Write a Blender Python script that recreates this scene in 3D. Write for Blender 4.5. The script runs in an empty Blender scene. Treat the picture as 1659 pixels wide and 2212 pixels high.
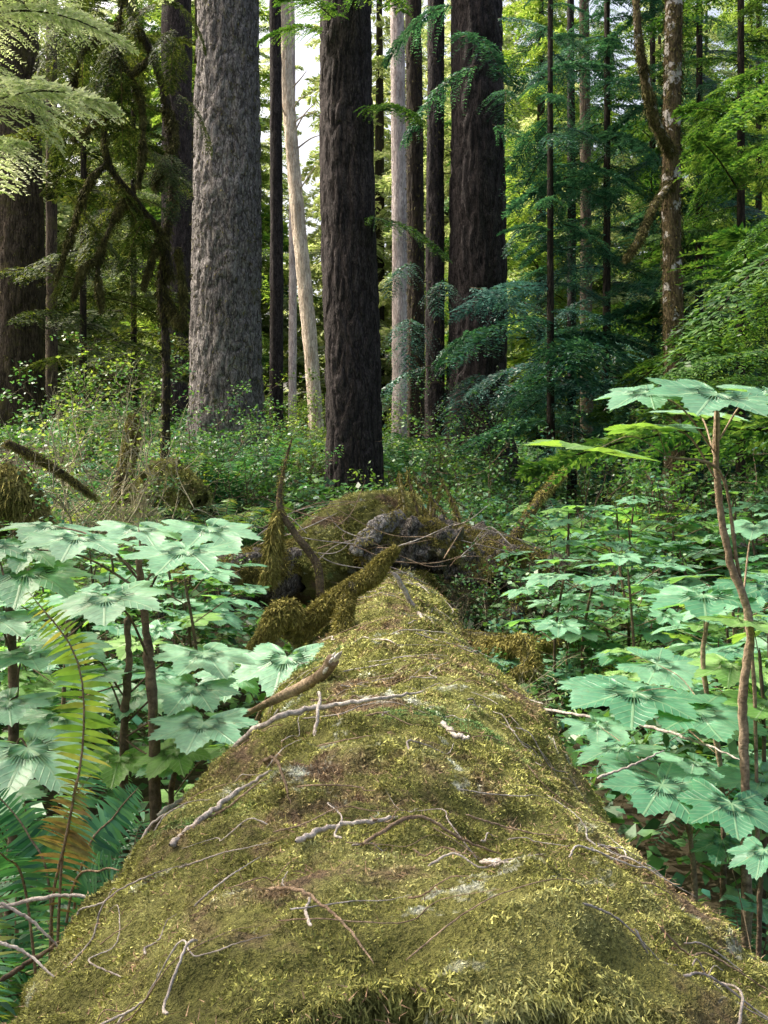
import bpy, math, numpy as np
from math import radians, sin, cos, pi
R = np.random.default_rng(7)
scene = bpy.context.scene
col = scene.collection

# ------------------------------------------------------------ noise helpers
def _h(i, s):
    n = (i[:,0].astype(np.int64)*73856093) ^ (i[:,1].astype(np.int64)*19349663) ^ (i[:,2].astype(np.int64)*83492791) ^ (s*2654435)
    n = (n ^ (n >> 13)) & 0x7fffffff
    n = (n*1274126177) & 0x7fffffff
    n = n ^ (n >> 16)
    return (n & 0xffff)/65535.0
def vn(P, s=0):
    P = np.asarray(P, float); i = np.floor(P).astype(np.int64); f = P-i; f = f*f*(3-2*f)
    out = 0
    for dx in (0,1):
        wx = f[:,0] if dx else 1-f[:,0]
        for dy in (0,1):
            wy = f[:,1] if dy else 1-f[:,1]
            for dz in (0,1):
                wz = f[:,2] if dz else 1-f[:,2]
                out = out + wx*wy*wz*_h(i+np.array([dx,dy,dz]), s)
    return out
def fbm(P, o=4, s=0):
    P = np.asarray(P, float); a = .5; t = 0; n = 0
    for k in range(o):
        t = t + a*vn(P*(2**k), s+k); n += a; a *= .5
    return t/n
def ss(a, b, x):
    t = np.clip((x-a)/(b-a), 0, 1); return t*t*(3-2*t)

# ------------------------------------------------------------ terrain
def gz(x, y):
    x = np.asarray(x, float); y = np.asarray(y, float)
    z = 0.25+1.5*ss(8,17,y)+0.02*np.clip(y-20,0,150)
    z = z + 0.05*np.clip(-x,0,12)*ss(8,16,y)
    z = z - 0.25*np.clip(x,0,5)*ss(8,14,y)*(1-ss(17,26,y))
    sh = np.shape(z); P = np.stack([np.ravel(x+0*z)*.45, np.ravel(y+0*z)*.45, np.zeros(z.size)],1)
    return z + (fbm(P,3,5).reshape(sh)-.5)*.45
def G(x, y): return float(gz(np.array([x]), np.array([y]))[0])
EYE = 1.7
def S(px, py, d):   # sight line measured on the reference picture -> world point at distance d
    return np.array([(px-830)/2150*d, d, EYE-(py-1010)/2150*d])

# ------------------------------------------------------------ geometry
class Geo:
    def __init__(s): s.V=[]; s.F=[]; s.n=0; s.A=[]; s.ha=False
    def add(s, V, F, m=0, A=None):
        V=np.asarray(V,float).reshape(-1,3); F=np.asarray(F,np.int64)
        s.V.append(V); s.F.append((F+s.n, m)); s.n+=len(V)
        if A is not None: s.ha=True
        s.A.append(A if A is not None else np.zeros((len(V),3))); return s
    def mesh(s, name, mats, origin=(0,0,0), smooth=True):
        V=np.concatenate(s.V)-np.array(origin)
        me=bpy.data.meshes.new(name)
        idx=np.concatenate([f.ravel() for f,_ in s.F])
        tot=np.concatenate([np.full(len(f),f.shape[1]) for f,_ in s.F])
        mi=np.concatenate([np.full(len(f),m) for f,m in s.F])
        st=np.concatenate([[0],np.cumsum(tot)[:-1]])
        me.vertices.add(len(V)); me.vertices.foreach_set("co",V.astype(np.float32).ravel())
        me.loops.add(len(idx)); me.loops.foreach_set("vertex_index",idx.astype(np.int32))
        me.polygons.add(len(tot)); me.polygons.foreach_set("loop_start",st.astype(np.int32))
        me.polygons.foreach_set("material_index",mi.astype(np.int32))
        me.polygons.foreach_set("use_smooth",np.full(len(tot),smooth))
        for m in mats: me.materials.append(m)
        me.update(calc_edges=True)
        if s.ha:
            at=me.attributes.new("vein",'FLOAT_VECTOR','POINT'); at.data.foreach_set("vector",np.concatenate(s.A).astype(np.float32).ravel())
        return me
def link(o): col.objects.link(o); return o
def thing(name, me, label, cat, loc=(0,0,0), group=None, kind=None):
    o=link(bpy.data.objects.new(name, me)); o.location=loc
    if kind: o["kind"]=kind
    if label: o["label"]=label
    if cat: o["category"]=cat
    if group: o["group"]=group
    return o
def part(name, me, parent, label=None, kind=None):
    o=link(bpy.data.objects.new(name, me)); o.parent=parent
    if label: o["label"]=label
    if kind: o["kind"]=kind
    return o
def spline(P, n):
    P=np.asarray(P,float)
    if len(P)==2: 
        t=np.linspace(0,1,n)[:,None]; return P[0]*(1-t)+P[1]*t
    Q=np.vstack([2*P[0]-P[1],P,2*P[-1]-P[-2]]); m=len(P)-1
    t=np.linspace(0,m,n); k=np.minimum(t.astype(int),m-1); u=(t-k)[:,None]
    a,b,c,d=Q[k],Q[k+1],Q[k+2],Q[k+3]
    return .5*((2*b)+(c-a)*u+(2*a-5*b+4*c-d)*u*u+(3*b-a-3*c+d)*u**3)
def nrm(v): return v/(np.linalg.norm(v,axis=-1,keepdims=True)+1e-12)
def tube(P, rad, seg=8, n=None, cap=True, rough=0, rs=0, rscale=8., jit=0):
    P=np.asarray(P,float); rad=np.atleast_1d(np.asarray(rad,float))
    if n is None: n=max(3,len(P)*4)
    C=spline(P,n)
    if jit: C=C+(R.random(C.shape)-.5)*jit
    r=np.interp(np.linspace(0,1,n),np.linspace(0,1,len(rad)),rad) if len(rad)>1 else np.full(n,rad[0])
    T=nrm(np.gradient(C,axis=0))
    ref=np.array([0.31,0.95,0.05]) if abs(T[0] @ np.array([0.31,0.95,0.05]))<.9 else np.array([1.,0,0])
    U=np.zeros_like(T); u=nrm(np.cross(T[0],ref)) 
    for i in range(n):
        u=nrm(u-T[i]*(u@T[i])); U[i]=u
    W=np.cross(T,U)
    th=np.linspace(0,2*pi,seg,endpoint=False)
    D=U[:,None]*np.cos(th)[None,:,None]+W[:,None]*np.sin(th)[None,:,None]
    rr=np.repeat(r[:,None],seg,1)
    V=C[:,None]+D*rr[...,None]
    if rough:
        nz=fbm(V.reshape(-1,3)*rscale,4,rs).reshape(n,seg)-.5
        V=V+D*(nz*2*rough)[...,None]
    V=V.reshape(-1,3)
    i=np.arange(n-1)[:,None]*seg; j=np.arange(seg)[None,:]; k=(j+1)%seg
    F=np.stack([i+j,i+k,i+seg+k,i+seg+j],-1).reshape(-1,4)
    if cap:
        e0=V[:seg].mean(0); V[:seg]=e0+(V[:seg]-e0)*.35
        e1=V[(n-1)*seg:n*seg].mean(0); V[(n-1)*seg:n*seg]=e1+(V[(n-1)*seg:n*seg]-e1)*.2
    return V,F
def blades(P, N, size, k=3, wid=.22, droop=0., spread=.8):
    """k thin triangular moss leaves at each point"""
    m=len(P); P=np.repeat(P,k,0); N=np.repeat(N,k,0); size=np.repeat(np.broadcast_to(size,(m,)),k)
    d=nrm(N+(R.normal(size=P.shape))*spread*.6+np.array([0,0,-droop]))
    s=nrm(np.cross(d,R.normal(size=P.shape)))
    L=(size*(.5+R.random(len(P))*.9))[:,None]
    P=P+R.normal(size=P.shape)*L*.3
    a=P-s*L*wid; b=P+s*L*wid; c=P+d*L+s*L*(R.random((len(P),1))-.5)*.5+np.array([0,0,-1])*L*droop*.4
    V=np.stack([a,b,c],1).reshape(-1,3)
    F=np.arange(len(V)).reshape(-1,3)
    return V,F
def moss_on_path(g, P, rad, count, size, m=1, hang=0.0, top=False):
    n=80; C=spline(P,n); rad=np.atleast_1d(rad); r=np.interp(np.linspace(0,1,n),np.linspace(0,1,len(rad)),rad)
    i=R.integers(0,n,count); T=nrm(np.gradient(C,axis=0))[i]
    D=nrm(np.cross(T,R.normal(size=(count,3))))
    if top: D[:,2]=np.abs(D[:,2])
    pos=C[i]+D*(r[i][:,None]*.95)+T*(R.random((count,1))-.5)*.05
    sz=size*(.4+1.3*vn(pos*6,9))
    V,F=blades(pos,D*(1-hang*.6),sz,3,.13,droop=hang*1.3,spread=1.1)
    g.add(V,F,m)

# ------------------------------------------------------------ materials
def newmat(name):
    m=bpy.data.materials.new(name); m.use_nodes=True; nt=m.node_tree; nt.nodes.clear(); return m,nt,nt.nodes,nt.links
def ramp(nd, cols, pos=None):
    r=nd.new('ShaderNodeValToRGB'); e=r.color_ramp.elements
    pos=pos or list(np.linspace(0,1,len(cols)))
    while len(e)<len(cols): e.new(.5)
    for k,(c,p) in enumerate(zip(cols,pos)): e[k].position=p; e[k].color=(*c,1)
    return r
def noise(nd,lk,vec,scale,detail=4,rough=.6):
    n=nd.new('ShaderNodeTexNoise'); n.inputs['Scale'].default_value=scale; n.inputs['Detail'].default_value=detail; n.inputs['Roughness'].default_value=rough
    lk.new(vec,n.inputs['Vector']); return n.outputs['Fac']
def mix(nd,lk,f,a,b,mode='MIX'):
    m=nd.new('ShaderNodeMix'); m.data_type='RGBA'; m.blend_type=mode
    for s,v in ((m.inputs[0],f),(m.inputs[6],a),(m.inputs[7],b)):
        if hasattr(v,'links'): lk.new(v,s)
        else: s.default_value = v if isinstance(v,float) else (*v,1)
    return m.outputs[2]
def maprange(nd,lk,v,a,b,c=0.,d=1.):
    m=nd.new('ShaderNodeMapRange'); lk.new(v,m.inputs[0])
    for k,x in zip((1,2,3,4),(a,b,c,d)): m.inputs[k].default_value=x
    return m.outputs[0]
def mth(nd,lk,op,a,b=None):
    m=nd.new('ShaderNodeMath'); m.operation=op; lk.new(a,m.inputs[0])
    if b is not None:
        if hasattr(b,'links'): lk.new(b,m.inputs[1])
        else: m.inputs[1].default_value=b
    return m.outputs[0]
def leafmat(name, cols, tr=.35, rough=.45, spec=.4, nscale=1.5, lo=.55, trcol=None, veins=False):
    m,nt,nd,lk=newmat(name)
    geo=nd.new('ShaderNodeNewGeometry')
    rp=ramp(nd,cols); nf=noise(nd,lk,geo.outputs['Position'],nscale,3)
    mm=maprange(nd,lk,nf,.3,.7,-.4,.4); lk.new(mth(nd,lk,'ADD',geo.outputs['Random Per Island'],mm),rp.inputs[0])
    v=maprange(nd,lk,noise(nd,lk,geo.outputs['Position'],nscale*9,2),.3,.7,lo,1.15)
    c=mix(nd,lk,1.0,rp.outputs[0],v,'MULTIPLY')
    p=nd.new('ShaderNodeBsdfPrincipled'); p.inputs['Roughness'].default_value=rough
    if veins:
        at=nd.new('ShaderNodeAttribute'); at.attribute_name="vein"; sp=nd.new('ShaderNodeSeparateXYZ'); lk.new(at.outputs['Vector'],sp.inputs[0])
        ab=mth(nd,lk,'ABSOLUTE',sp.outputs[0]); main=maprange(nd,lk,ab,.008,.02,1.,0.)
        fr=mth(nd,lk,'FRACT',mth(nd,lk,'MULTIPLY',mth(nd,lk,'SUBTRACT',sp.outputs[1],mth(nd,lk,'MULTIPLY',ab,1.1)),8.))
        sec=maprange(nd,lk,mth(nd,lk,'ABSOLUTE',mth(nd,lk,'SUBTRACT',fr,.5)),.03,.11,.7,0.)
        vv=mth(nd,lk,'MAXIMUM',main,sec)
        c=mix(nd,lk,mth(nd,lk,'MULTIPLY',vv,.4),c,(.42,.56,.34))
        blot=maprange(nd,lk,noise(nd,lk,geo.outputs['Position'],60.,3),.66,.72); c=mix(nd,lk,mth(nd,lk,'MULTIPLY',blot,.5),c,(.25,.20,.07))
        b=nd.new('ShaderNodeBump'); b.inputs['Strength'].default_value=.5; b.inputs['Distance'].default_value=.004; b.invert=True; lk.new(vv,b.inputs['Height']); lk.new(b.outputs[0],p.inputs['Normal'])
    lk.new(c,p.inputs['Base Color'])
    p.inputs['Specular IOR Level'].default_value=spec
    t=nd.new('ShaderNodeBsdfTranslucent'); tc2=mix(nd,lk,1.0,c,trcol or (1.5,1.35,.5),'MULTIPLY'); lk.new(tc2,t.inputs[0])
    x=nd.new('ShaderNodeMixShader'); x.inputs[0].default_value=tr; lk.new(p.outputs[0],x.inputs[1]); lk.new(t.outputs[0],x.inputs[2])
    o=nd.new('ShaderNodeOutputMaterial'); lk.new(x.outputs[0],o.inputs[0]); return m
def barkmat(name, dark, mid, light, moss=.3, mosscol=(.14,.13,.03), sc=9., st=.16, bump=.7, blotch=None):
    m,nt,nd,lk=newmat(name)
    tc=nd.new('ShaderNodeTexCoord'); mp=nd.new('ShaderNodeMapping'); lk.new(tc.outputs['Object'],mp.inputs[0]); mp.inputs['Scale'].default_value=(1,1,st)
    n1=noise(nd,lk,mp.outputs[0],sc*1.3,3,.55); n2=noise(nd,lk,mp.outputs[0],sc*2.9,3,.6)
    e1=maprange(nd,lk,mth(nd,lk,'ABSOLUTE',mth(nd,lk,'SUBTRACT',n1,.5)),0.,.05)
    e2=maprange(nd,lk,mth(nd,lk,'ABSOLUTE',mth(nd,lk,'SUBTRACT',n2,.5)),0.,.06,.35,1.)
    edge=mth(nd,lk,'MULTIPLY',e1,e2)
    mp2=nd.new('ShaderNodeMapping'); lk.new(tc.outputs['Object'],mp2.inputs[0]); mp2.inputs['Scale'].default_value=(1,1,.6)
    fine=noise(nd,lk,mp2.outputs[0],sc*5,5,.75)
    r1=ramp(nd,[mid,light],[.4,.66]); lk.new(fine,r1.inputs[0])
    c=mix(nd,lk,edge,dark,r1.outputs[0])
    big=noise(nd,lk,tc.outputs['Object'],1.1,4); c=mix(nd,lk,1.0,c,maprange(nd,lk,big,.3,.7,.6,1.35),'MULTIPLY')
    if blotch:
        bf=maprange(nd,lk,noise(nd,lk,tc.outputs['Object'],6.,4),.56,.60); c=mix(nd,lk,bf,c,blotch)
    if moss:
        mf=maprange(nd,lk,noise(nd,lk,tc.outputs['Object'],2.2,6,.75),.66-moss*.3,.80-moss*.3)
        c=mix(nd,lk,mf,c,mosscol)
    p=nd.new('ShaderNodeBsdfPrincipled'); lk.new(c,p.inputs['Base Color']); p.inputs['Roughness'].default_value=.85; p.inputs['Specular IOR Level'].default_value=.25
    ht=nd.new('ShaderNodeMath'); ht.operation='MULTIPLY_ADD'; lk.new(fine,ht.inputs[0]); ht.inputs[1].default_value=.6; lk.new(edge,ht.inputs[2])
    b=nd.new('ShaderNodeBump'); b.inputs['Strength'].default_value=bump; b.inputs['Distance'].default_value=.03; lk.new(ht.outputs[0],b.inputs['Height']); lk.new(b.outputs[0],p.inputs['Normal'])
    o=nd.new('ShaderNodeOutputMaterial'); lk.new(p.outputs[0],o.inputs[0]); return m
def softmat(name, cols, sc=3., fine=40., rough=.9, bump=.5, patches=(), isl=True, con=(.5,1.4)):
    m,nt,nd,lk=newmat(name); geo=nd.new('ShaderNodeNewGeometry'); P=geo.outputs['Position']
    rp=ramp(nd,cols); f1=noise(nd,lk,P,sc,6,.7); lk.new(maprange(nd,lk,f1,.32,.68),rp.inputs[0])
    c=rp.outputs[0]
    for (pc,psc,lo,hi) in patches:
        c=mix(nd,lk,maprange(nd,lk,noise(nd,lk,P,psc,5,.7),lo,hi),c,pc)
    ff=noise(nd,lk,P,fine,3,.7)
    c=mix(nd,lk,1.0,c,maprange(nd,lk,ff,.3,.7,*con),'MULTIPLY')
    if isl: c=mix(nd,lk,1.0,c,maprange(nd,lk,geo.outputs['Random Per Island'],0,1,.5,1.5),'MULTIPLY')
    p=nd.new('ShaderNodeBsdfPrincipled'); lk.new(c,p.inputs['Base Color']); p.inputs['Roughness'].default_value=rough; p.inputs['Specular IOR Level'].default_value=.2
    b=nd.new('ShaderNodeBump'); b.inputs['Strength'].default_value=bump; b.inputs['Distance'].default_value=.02; lk.new(ff,b.inputs['Height']); lk.new(b.outputs[0],p.inputs['Normal'])
    o=nd.new('ShaderNodeOutputMaterial'); lk.new(p.outputs[0],o.inputs[0]); return m

M_grey=barkmat("bark_grey",(.05,.043,.042),(.17,.155,.152),(.38,.36,.35),.26,(.14,.14,.055),9.,.30)
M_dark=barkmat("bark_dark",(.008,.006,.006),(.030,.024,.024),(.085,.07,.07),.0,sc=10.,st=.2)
M_brown=barkmat("bark_brown",(.025,.018,.011),(.075,.055,.038),(.14,.11,.078),.45,(.095,.085,.025),9.)
M_slim=barkmat("bark_slim",(.012,.010,.008),(.035,.028,.02),(.075,.057,.042),.3,(.06,.055,.02),9.)
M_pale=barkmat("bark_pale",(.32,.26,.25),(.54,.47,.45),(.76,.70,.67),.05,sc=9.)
M_tan_sun=barkmat("bark_tan_sunpaint",(.42,.32,.23),(.72,.61,.47),(.92,.84,.72),.0,sc=9.)  # tan bark brightened so the colour itself carries the sunlight
M_alder=barkmat("bark_alder",(.05,.038,.018),(.13,.10,.05),(.22,.17,.09),.3,(.10,.085,.028),10.,blotch=(.55,.53,.50))
M_rot=barkmat("rotten_wood",(.018,.016,.013),(.10,.088,.072),(.36,.335,.30),.35,(.17,.17,.05),14.,.6)
M_slab=barkmat("grey_slab",(.10,.095,.09),(.30,.29,.28),(.60,.59,.57),.1,(.17,.17,.05),12.,1.)
M_twig=softmat("twig_grey",[(.20,.17,.15),(.56,.52,.47)],8,60,isl=False)
M_twigd=softmat("twig_dark",[(.055,.042,.03),(.19,.14,.09)],8,60,isl=False)
M_twigb=softmat("branch_brown",[(.16,.11,.07),(.38,.29,.20)],14,90,isl=False)
M_twigy=softmat("twig_yellow",[(.26,.23,.13),(.50,.46,.32)],8,60,isl=False)
M_ptip=softmat("broken_wood_tip",[(.50,.48,.45),(.80,.78,.75)],40,80,isl=False)
PT=[((.30,.22,.13),2.6,.54,.62),((.15,.28,.10),1.9,.59,.69),((.66,.70,.58),5.6,.60,.67),((.13,.125,.05),8.,.59,.69)]
M_moss=softmat("moss_log",[(.16,.17,.04),(.36,.365,.105),(.58,.58,.25)],3.5,30,patches=PT,con=(.4,1.5))
M_mossb=softmat("moss_base",[(.07,.075,.02),(.16,.165,.045),(.26,.265,.09)],3.5,110,bump=1.,patches=[((.15,.11,.065),2.6,.54,.62),((.48,.51,.42),5.6,.60,.67)],isl=False)  # darkened moss tones put shade into the gaps between tufts
M_litter=softmat("needle_litter",[(.20,.12,.07),(.42,.30,.19)],5,60)
M_mossd=softmat("moss_branch",[(.11,.10,.025),(.25,.225,.06),(.40,.36,.13)],5,60)
M_mossk=softmat("moss_hanging",[(.03,.03,.010),(.09,.085,.026),(.18,.165,.06)],5,60)
M_ground=softmat("forest_floor",[(.02,.016,.009),(.05,.04,.022),(.035,.06,.02)],1.2,14,isl=False)
L_teal=leafmat("needles_teal",[(.012,.065,.055),(.04,.155,.125),(.12,.32,.26)],.3,.4,.5)
L_green=leafmat("needles_green",[(.02,.08,.025),(.07,.19,.045),(.18,.33,.10)],.4,.5,.4)
L_yel=leafmat("needles_yellow",[(.11,.22,.05),(.26,.40,.10),(.46,.58,.22)],.5,.5,.4,trcol=(1.25,1.25,.55))  # yellow green needles with some sunlit glow put into the colour
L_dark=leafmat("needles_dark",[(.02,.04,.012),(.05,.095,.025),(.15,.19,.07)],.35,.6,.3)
L_far=leafmat("needles_far_sunpaint",[(.26,.36,.15),(.52,.61,.31),(.80,.84,.60)],.5,.6,.3,nscale=.3,trcol=(1.1,1.1,.75))  # pale tones paint sunlight and glow into the distant foliage
L_sunpaint=leafmat("needles_painted_sun",[(.46,.57,.26),(.72,.79,.50),(.88,.91,.74)],.5,.5,.3,trcol=(1.05,1.1,.85))  # needle colour whitened to paint direct sun on the boughs
L_club=leafmat("club_leaf",[(.12,.31,.18),(.20,.43,.27),(.34,.58,.41)],.35,.40,.55,nscale=3,lo=.75,trcol=(1.3,1.3,.35),veins=True)  # leaf green with pale sky sheen mixed into the colour
L_clubr=leafmat("club_leaf_shade_paint",[(.055,.20,.11),(.11,.32,.19),(.22,.47,.30)],.38,.38,.55,nscale=3,lo=.75,trcol=(1.5,1.5,.35),veins=True)  # deeper leaf green, part of it shade painted in for the right side
L_lit=leafmat("club_leaf_lit_paint",[(.15,.34,.08),(.24,.45,.13)],.42,.4,.5,3,.8,veins=True)  # yellow green leaf copy with backlight put into its colour
L_cover=leafmat("cover_leaf",[(.02,.075,.025),(.06,.185,.055),(.16,.34,.11),(.08,.26,.19)],.35,.42,.5)
L_shrub=leafmat("shrub_leaf",[(.06,.15,.03),(.14,.29,.07),(.34,.48,.16)],.45,.5,.4)
L_fern=leafmat("fern_leaf",[(.025,.13,.07),(.07,.24,.13),(.13,.34,.15)],.35,.45,.4)
L_fernY=leafmat("fern_old_leaf",[(.12,.30,.06),(.24,.43,.10),(.16,.36,.08),(.42,.46,.15)],.42,.45,.4,nscale=3)
L_fernB=leafmat("fern_brown_leaf",[(.18,.20,.07),(.30,.22,.11),(.16,.26,.09)],.3,.5,.3,nscale=6)

# ------------------------------------------------------------ ground
def warp(n,p=2.2):
    t=np.linspace(-1,1,n); return np.sign(t)*np.abs(t)**p
gx=warp(260)*300; gy=warp(300)*300+8
X,Y=np.meshgrid(gx,gy); Z=gz(X,Y)
g=Geo(); nx,ny=len(gx),len(gy); i=(np.arange(ny-1)[:,None]*nx+np.arange(nx-1)[None,:]).ravel()
g.add(np.stack([X.ravel(),Y.ravel(),Z.ravel()],1),np.stack([i,i+1,i+nx+1,i+nx],1))
o=thing("ground",g.mesh("ground",[M_ground]),None,None,kind="structure")

# ------------------------------------------------------------ conifer bough templates (along +X)
def bough(L, nside, nsub, leaf, wid, droop, seed, side=.42):
    r=np.random.default_rng(seed); P=[];D=[];Ln=[]
    for k in range(nside):
        t=(k+.6)/nside*.97+.02; s=1 if k%2 else -1
        base=np.array([L*t,0,-droop*L*t*t]); sl=side*L*(1-t)**.7*(.45+.55*min(1,t*5))*(.7+.5*r.random())+.05*L
        a=radians(52+r.normal()*9)*s; d=np.array([cos(a),sin(a),-.12+r.normal()*.12])
        u=(np.arange(nsub)+.5)/nsub
        for q in (-1,1):
            pos=base+d*(u*sl)[:,None]; pos[:,2]-=droop*1.1*sl*u**2
            b=a+q*radians(48); dd=np.stack([np.full(nsub,cos(b)),np.full(nsub,sin(b)),-.25+r.normal(size=nsub)*.25],1)
            P.append(pos); D.append(dd); Ln.append(leaf*(1.1-.6*u)*(.7+.6*r.random(nsub)))
    P=np.concatenate(P); D=nrm(np.concatenate(D)); Ln=np.concatenate(Ln)[:,None]
    n=nrm(np.cross(D,np.array([0,0,1.]))+r.normal(size=P.shape)*.25)
    V=np.stack([P,P+D*Ln*.45+n*Ln*wid,P+D*Ln,P+D*Ln*.45-n*Ln*wid],1).reshape(-1,3)
    F=np.arange(len(V)).reshape(-1,4)
    x=np.linspace(0,1,6); TV,TF=tube(np.stack([x*L,0*x,-droop*L*x*x],1),[.010*L,.002*L],4,8)
    return V,F,TV,TF
B_xf=[bough(1.,48,22,.042,.2,.35+.1*k,15+k,.38) for k in range(3)]
B_fine=[bough(1.,40,16,.06,.18,.28+.1*k,20+k) for k in range(3)]
B_droop=[bough(1.,42,17,.058,.2,.45+.1*k,25+k,.5) for k in range(3)]
B_med=[bough(1.,22,8,.12,.2,.3+.1*k,30+k) for k in range(3)]
def add_bough(g, tpl, pos, az, L, pitch=.1, roll=0., lm=0, wm=1):
    V,F,TV,TF=tpl
    f=np.array([cos(az)*cos(pitch),sin(az)*cos(pitch),sin(pitch)]); s=nrm(np.cross([0,0,1.],f)); u=np.cross(f,s)
    s2=s*cos(roll)+u*sin(roll); u2=-s*sin(roll)+u*cos(roll); Mx=np.stack([f,s2,u2])*L
    g.add(V@Mx+pos,F,lm); g.add(TV@Mx+pos,TF,wm)
def crown(seed, z0, z1, n, Lb, Lt, tpls, mats, name):
    r=np.random.default_rng(seed); g=Geo()
    for k in range(n):
        t=(k+r.random())/n; z=z0+(z1-z0)*t; L=(Lb*(1-t)+Lt*t)*(.5+.75*r.random())
        az=k*2.4+r.normal()*.5
        add_bough(g,tpls[k%3],np.array([0,0,z]),az,L,.12+r.normal()*.18,r.normal()*.3)
    return g.mesh(name,mats)
def simple_trunk(H,r,mat,name,seg=14,flare=.5):
    P=[(0,0,-.5),(0,0,.2),(0,0,1.2),(r*.2,0,H*.5),(0,0,H)]
    g=Geo(); g.add(*tube(P,[r*(1+flare),r*(1+flare*.4),r,r*.7,.03],seg,40,rough=r*.08)); return g.mesh(name,[mat])
def place_tree(name, trunk_me, crown_me, x, y, label, group=None, s=1., rot=0., cat="tree"):
    e=thing(name,None,label,cat,(x,y,G(x,y)),group); e.scale=(s,s,s); e.rotation_euler=(0,0,rot)
    part("trunk",trunk_me,e); 
    if crown_me: part("crown",crown_me,e)
    return e
C_shade=crown(55,11,24,46,3.4,1.4,B_med,[L_green,M_twigd],"crown_tall")
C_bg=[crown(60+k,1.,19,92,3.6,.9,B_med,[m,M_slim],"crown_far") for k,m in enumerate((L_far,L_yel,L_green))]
T_bg=simple_trunk(20,.20,M_slim,"trunk_far")
C_h=[crown(70,.8,11,62,2.2,.6,B_fine,[L_green,M_slim],"crown_hemlock"),
     crown(71,.8,11,62,2.2,.6,B_droop,[L_teal,M_slim],"crown_hemlock"),
     crown(72,.8,9,44,1.8,.6,B_droop,[L_teal,M_slim],"crown_cedar"),
     crown(73,2.2,10,46,2.0,.6,B_fine,[L_yel,M_slim],"crown_hemlock"),
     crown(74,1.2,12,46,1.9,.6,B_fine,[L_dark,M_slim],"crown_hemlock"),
     crown(75,4.6,11,50,2.0,.8,B_xf,[L_sunpaint,M_slim],"crown_hemlock"),
     crown(76,1.5,9,46,2.1,.8,B_xf,[L_green,M_slim],"crown_hemlock")]
T_h=simple_trunk(12,.065,M_slim,"trunk_slim",10)

# ------------------------------------------------------------ the big trunks
def big_tree(name, pts, rad, mat, label, seg=90, n=320, depth=.03, flare=.25, extra=None, H=27, mosshang=0, zs=2.6):
    """pts: list of world points bottom to top"""
    P=[np.array(p,float) for p in pts]
    x,y=P[0][0],P[0][1]; b=np.array([x,y,G(x,y)])
    P[0][2]=b[2]-.4
    top=P[-1]+(P[-1]-P[-2])/max(1e-3,(P[-1]-P[-2])[2])*(H-P[-1][2]+b[2]); P.append(top)
    P=np.array(P); C=spline(P,n); 
    zz=C[:,2]-b[2]; r=np.interp(zz,[p[2]-b[2] for p in P[:-1]]+[H],list(rad)+[rad[-1]*.35])
    r=r*(1+flare*np.exp(-np.clip(zz,0,99)/.7))
    hh=np.concatenate([np.linspace(-.4,11,int(n*.85)),np.linspace(11.2,H,n-int(n*.85))])
    cx=np.interp(hh,zz,C[:,0]); cy=np.interp(hh,zz,C[:,1]); rr=np.interp(hh,zz,r)
    th=np.linspace(0,2*pi,seg,endpoint=False)
    A,Hh=np.meshgrid(th,hh); Rr=np.repeat(rr[:,None],seg,1); sd=R.integers(0,9999)
    Q=np.stack([np.cos(A)*Rr*12,np.sin(A)*Rr*12,Hh*zs],-1).reshape(-1,3)
    Q=Q+((fbm(Q*.5,2,sd)-.5)*2.2)[:,None]
    ridge=np.abs(2*vn(Q,sd+3)-1); ridge=np.clip(ridge*2.2,0,1).reshape(A.shape)
    fine=fbm(Q*3,3,sd+9).reshape(A.shape)
    lob=(np.cos(A*5+sd)*.5+np.cos(A*3+sd*2)*.5)*flare*.7*np.exp(-np.clip(Hh,0,99)/.6)
    low=(fbm(np.stack([np.cos(A)*1.5,np.sin(A)*1.5,Hh*.5],-1).reshape(-1,3),2,sd).reshape(A.shape)-.5)*.16
    Rr=Rr*(1+lob+low)+depth*(ridge-1)+depth*.5*(fine-.5)
    V=np.stack([cx[:,None]+np.cos(A)*Rr,cy[:,None]+np.sin(A)*Rr,b[2]+Hh],-1).reshape(-1,3)
    m=len(hh); i=np.arange(m-1)[:,None]*seg; j=np.arange(seg)[None,:]; k=(j+1)%seg
    F=np.stack([i+j,i+k,i+seg+k,i+seg+j],-1).reshape(-1,4)
    g=Geo(); g.add(V,F)
    e=thing(name,None,label,"tree",b)
    mats=[mat,M_mossk]
    if mosshang:
        sel=R.integers(0,len(V),mosshang); sel=sel[V[sel][:,2]<11]; c=np.stack([np.interp(V[sel][:,2],b[2]+hh,cx),np.interp(V[sel][:,2],b[2]+hh,cy),V[sel][:,2]],1)
        g.add(*blades(V[sel],nrm(V[sel]-c)*.7,.04,3,.2,droop=.8),1)
    part("trunk",g.mesh("trunk",mats,b),e)
    if extra: extra(e,b)
    return e
def boughs_part(e,b,items,tpl,mats,name="bough"):
    for (p,az,L,pitch) in items:
        g=Geo(); add_bough(g,tpl[R.integers(0,3)],np.array(p),az,L,pitch,R.normal()*.2); part(name,g.mesh(name,mats,b),e)
big_tree("conifer_tree",[S(492,1000,16),S(490,800,16),S(492,400,16),S(495,0,16)],[.58,.575,.55,.50],M_grey,"thick grey furrowed conifer trunk with moss flecks and flared base",seg=140,n=560,depth=.035,mosshang=2500,zs=4.2)
def t6(e,b):
    boughs_part(e,b,[(S(800,240,13.3),-1.1,1.3,.0),(S(720,40,13.2),-2.0,1.3,.1),(S(760,0,13.2),-1.2,1.4,.0),(S(790,470,13.3),-.6,1.3,-.1),(S(700,70,13.3),-2.4,1.0,.1)],B_xf,[L_green,M_twigd])
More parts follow.
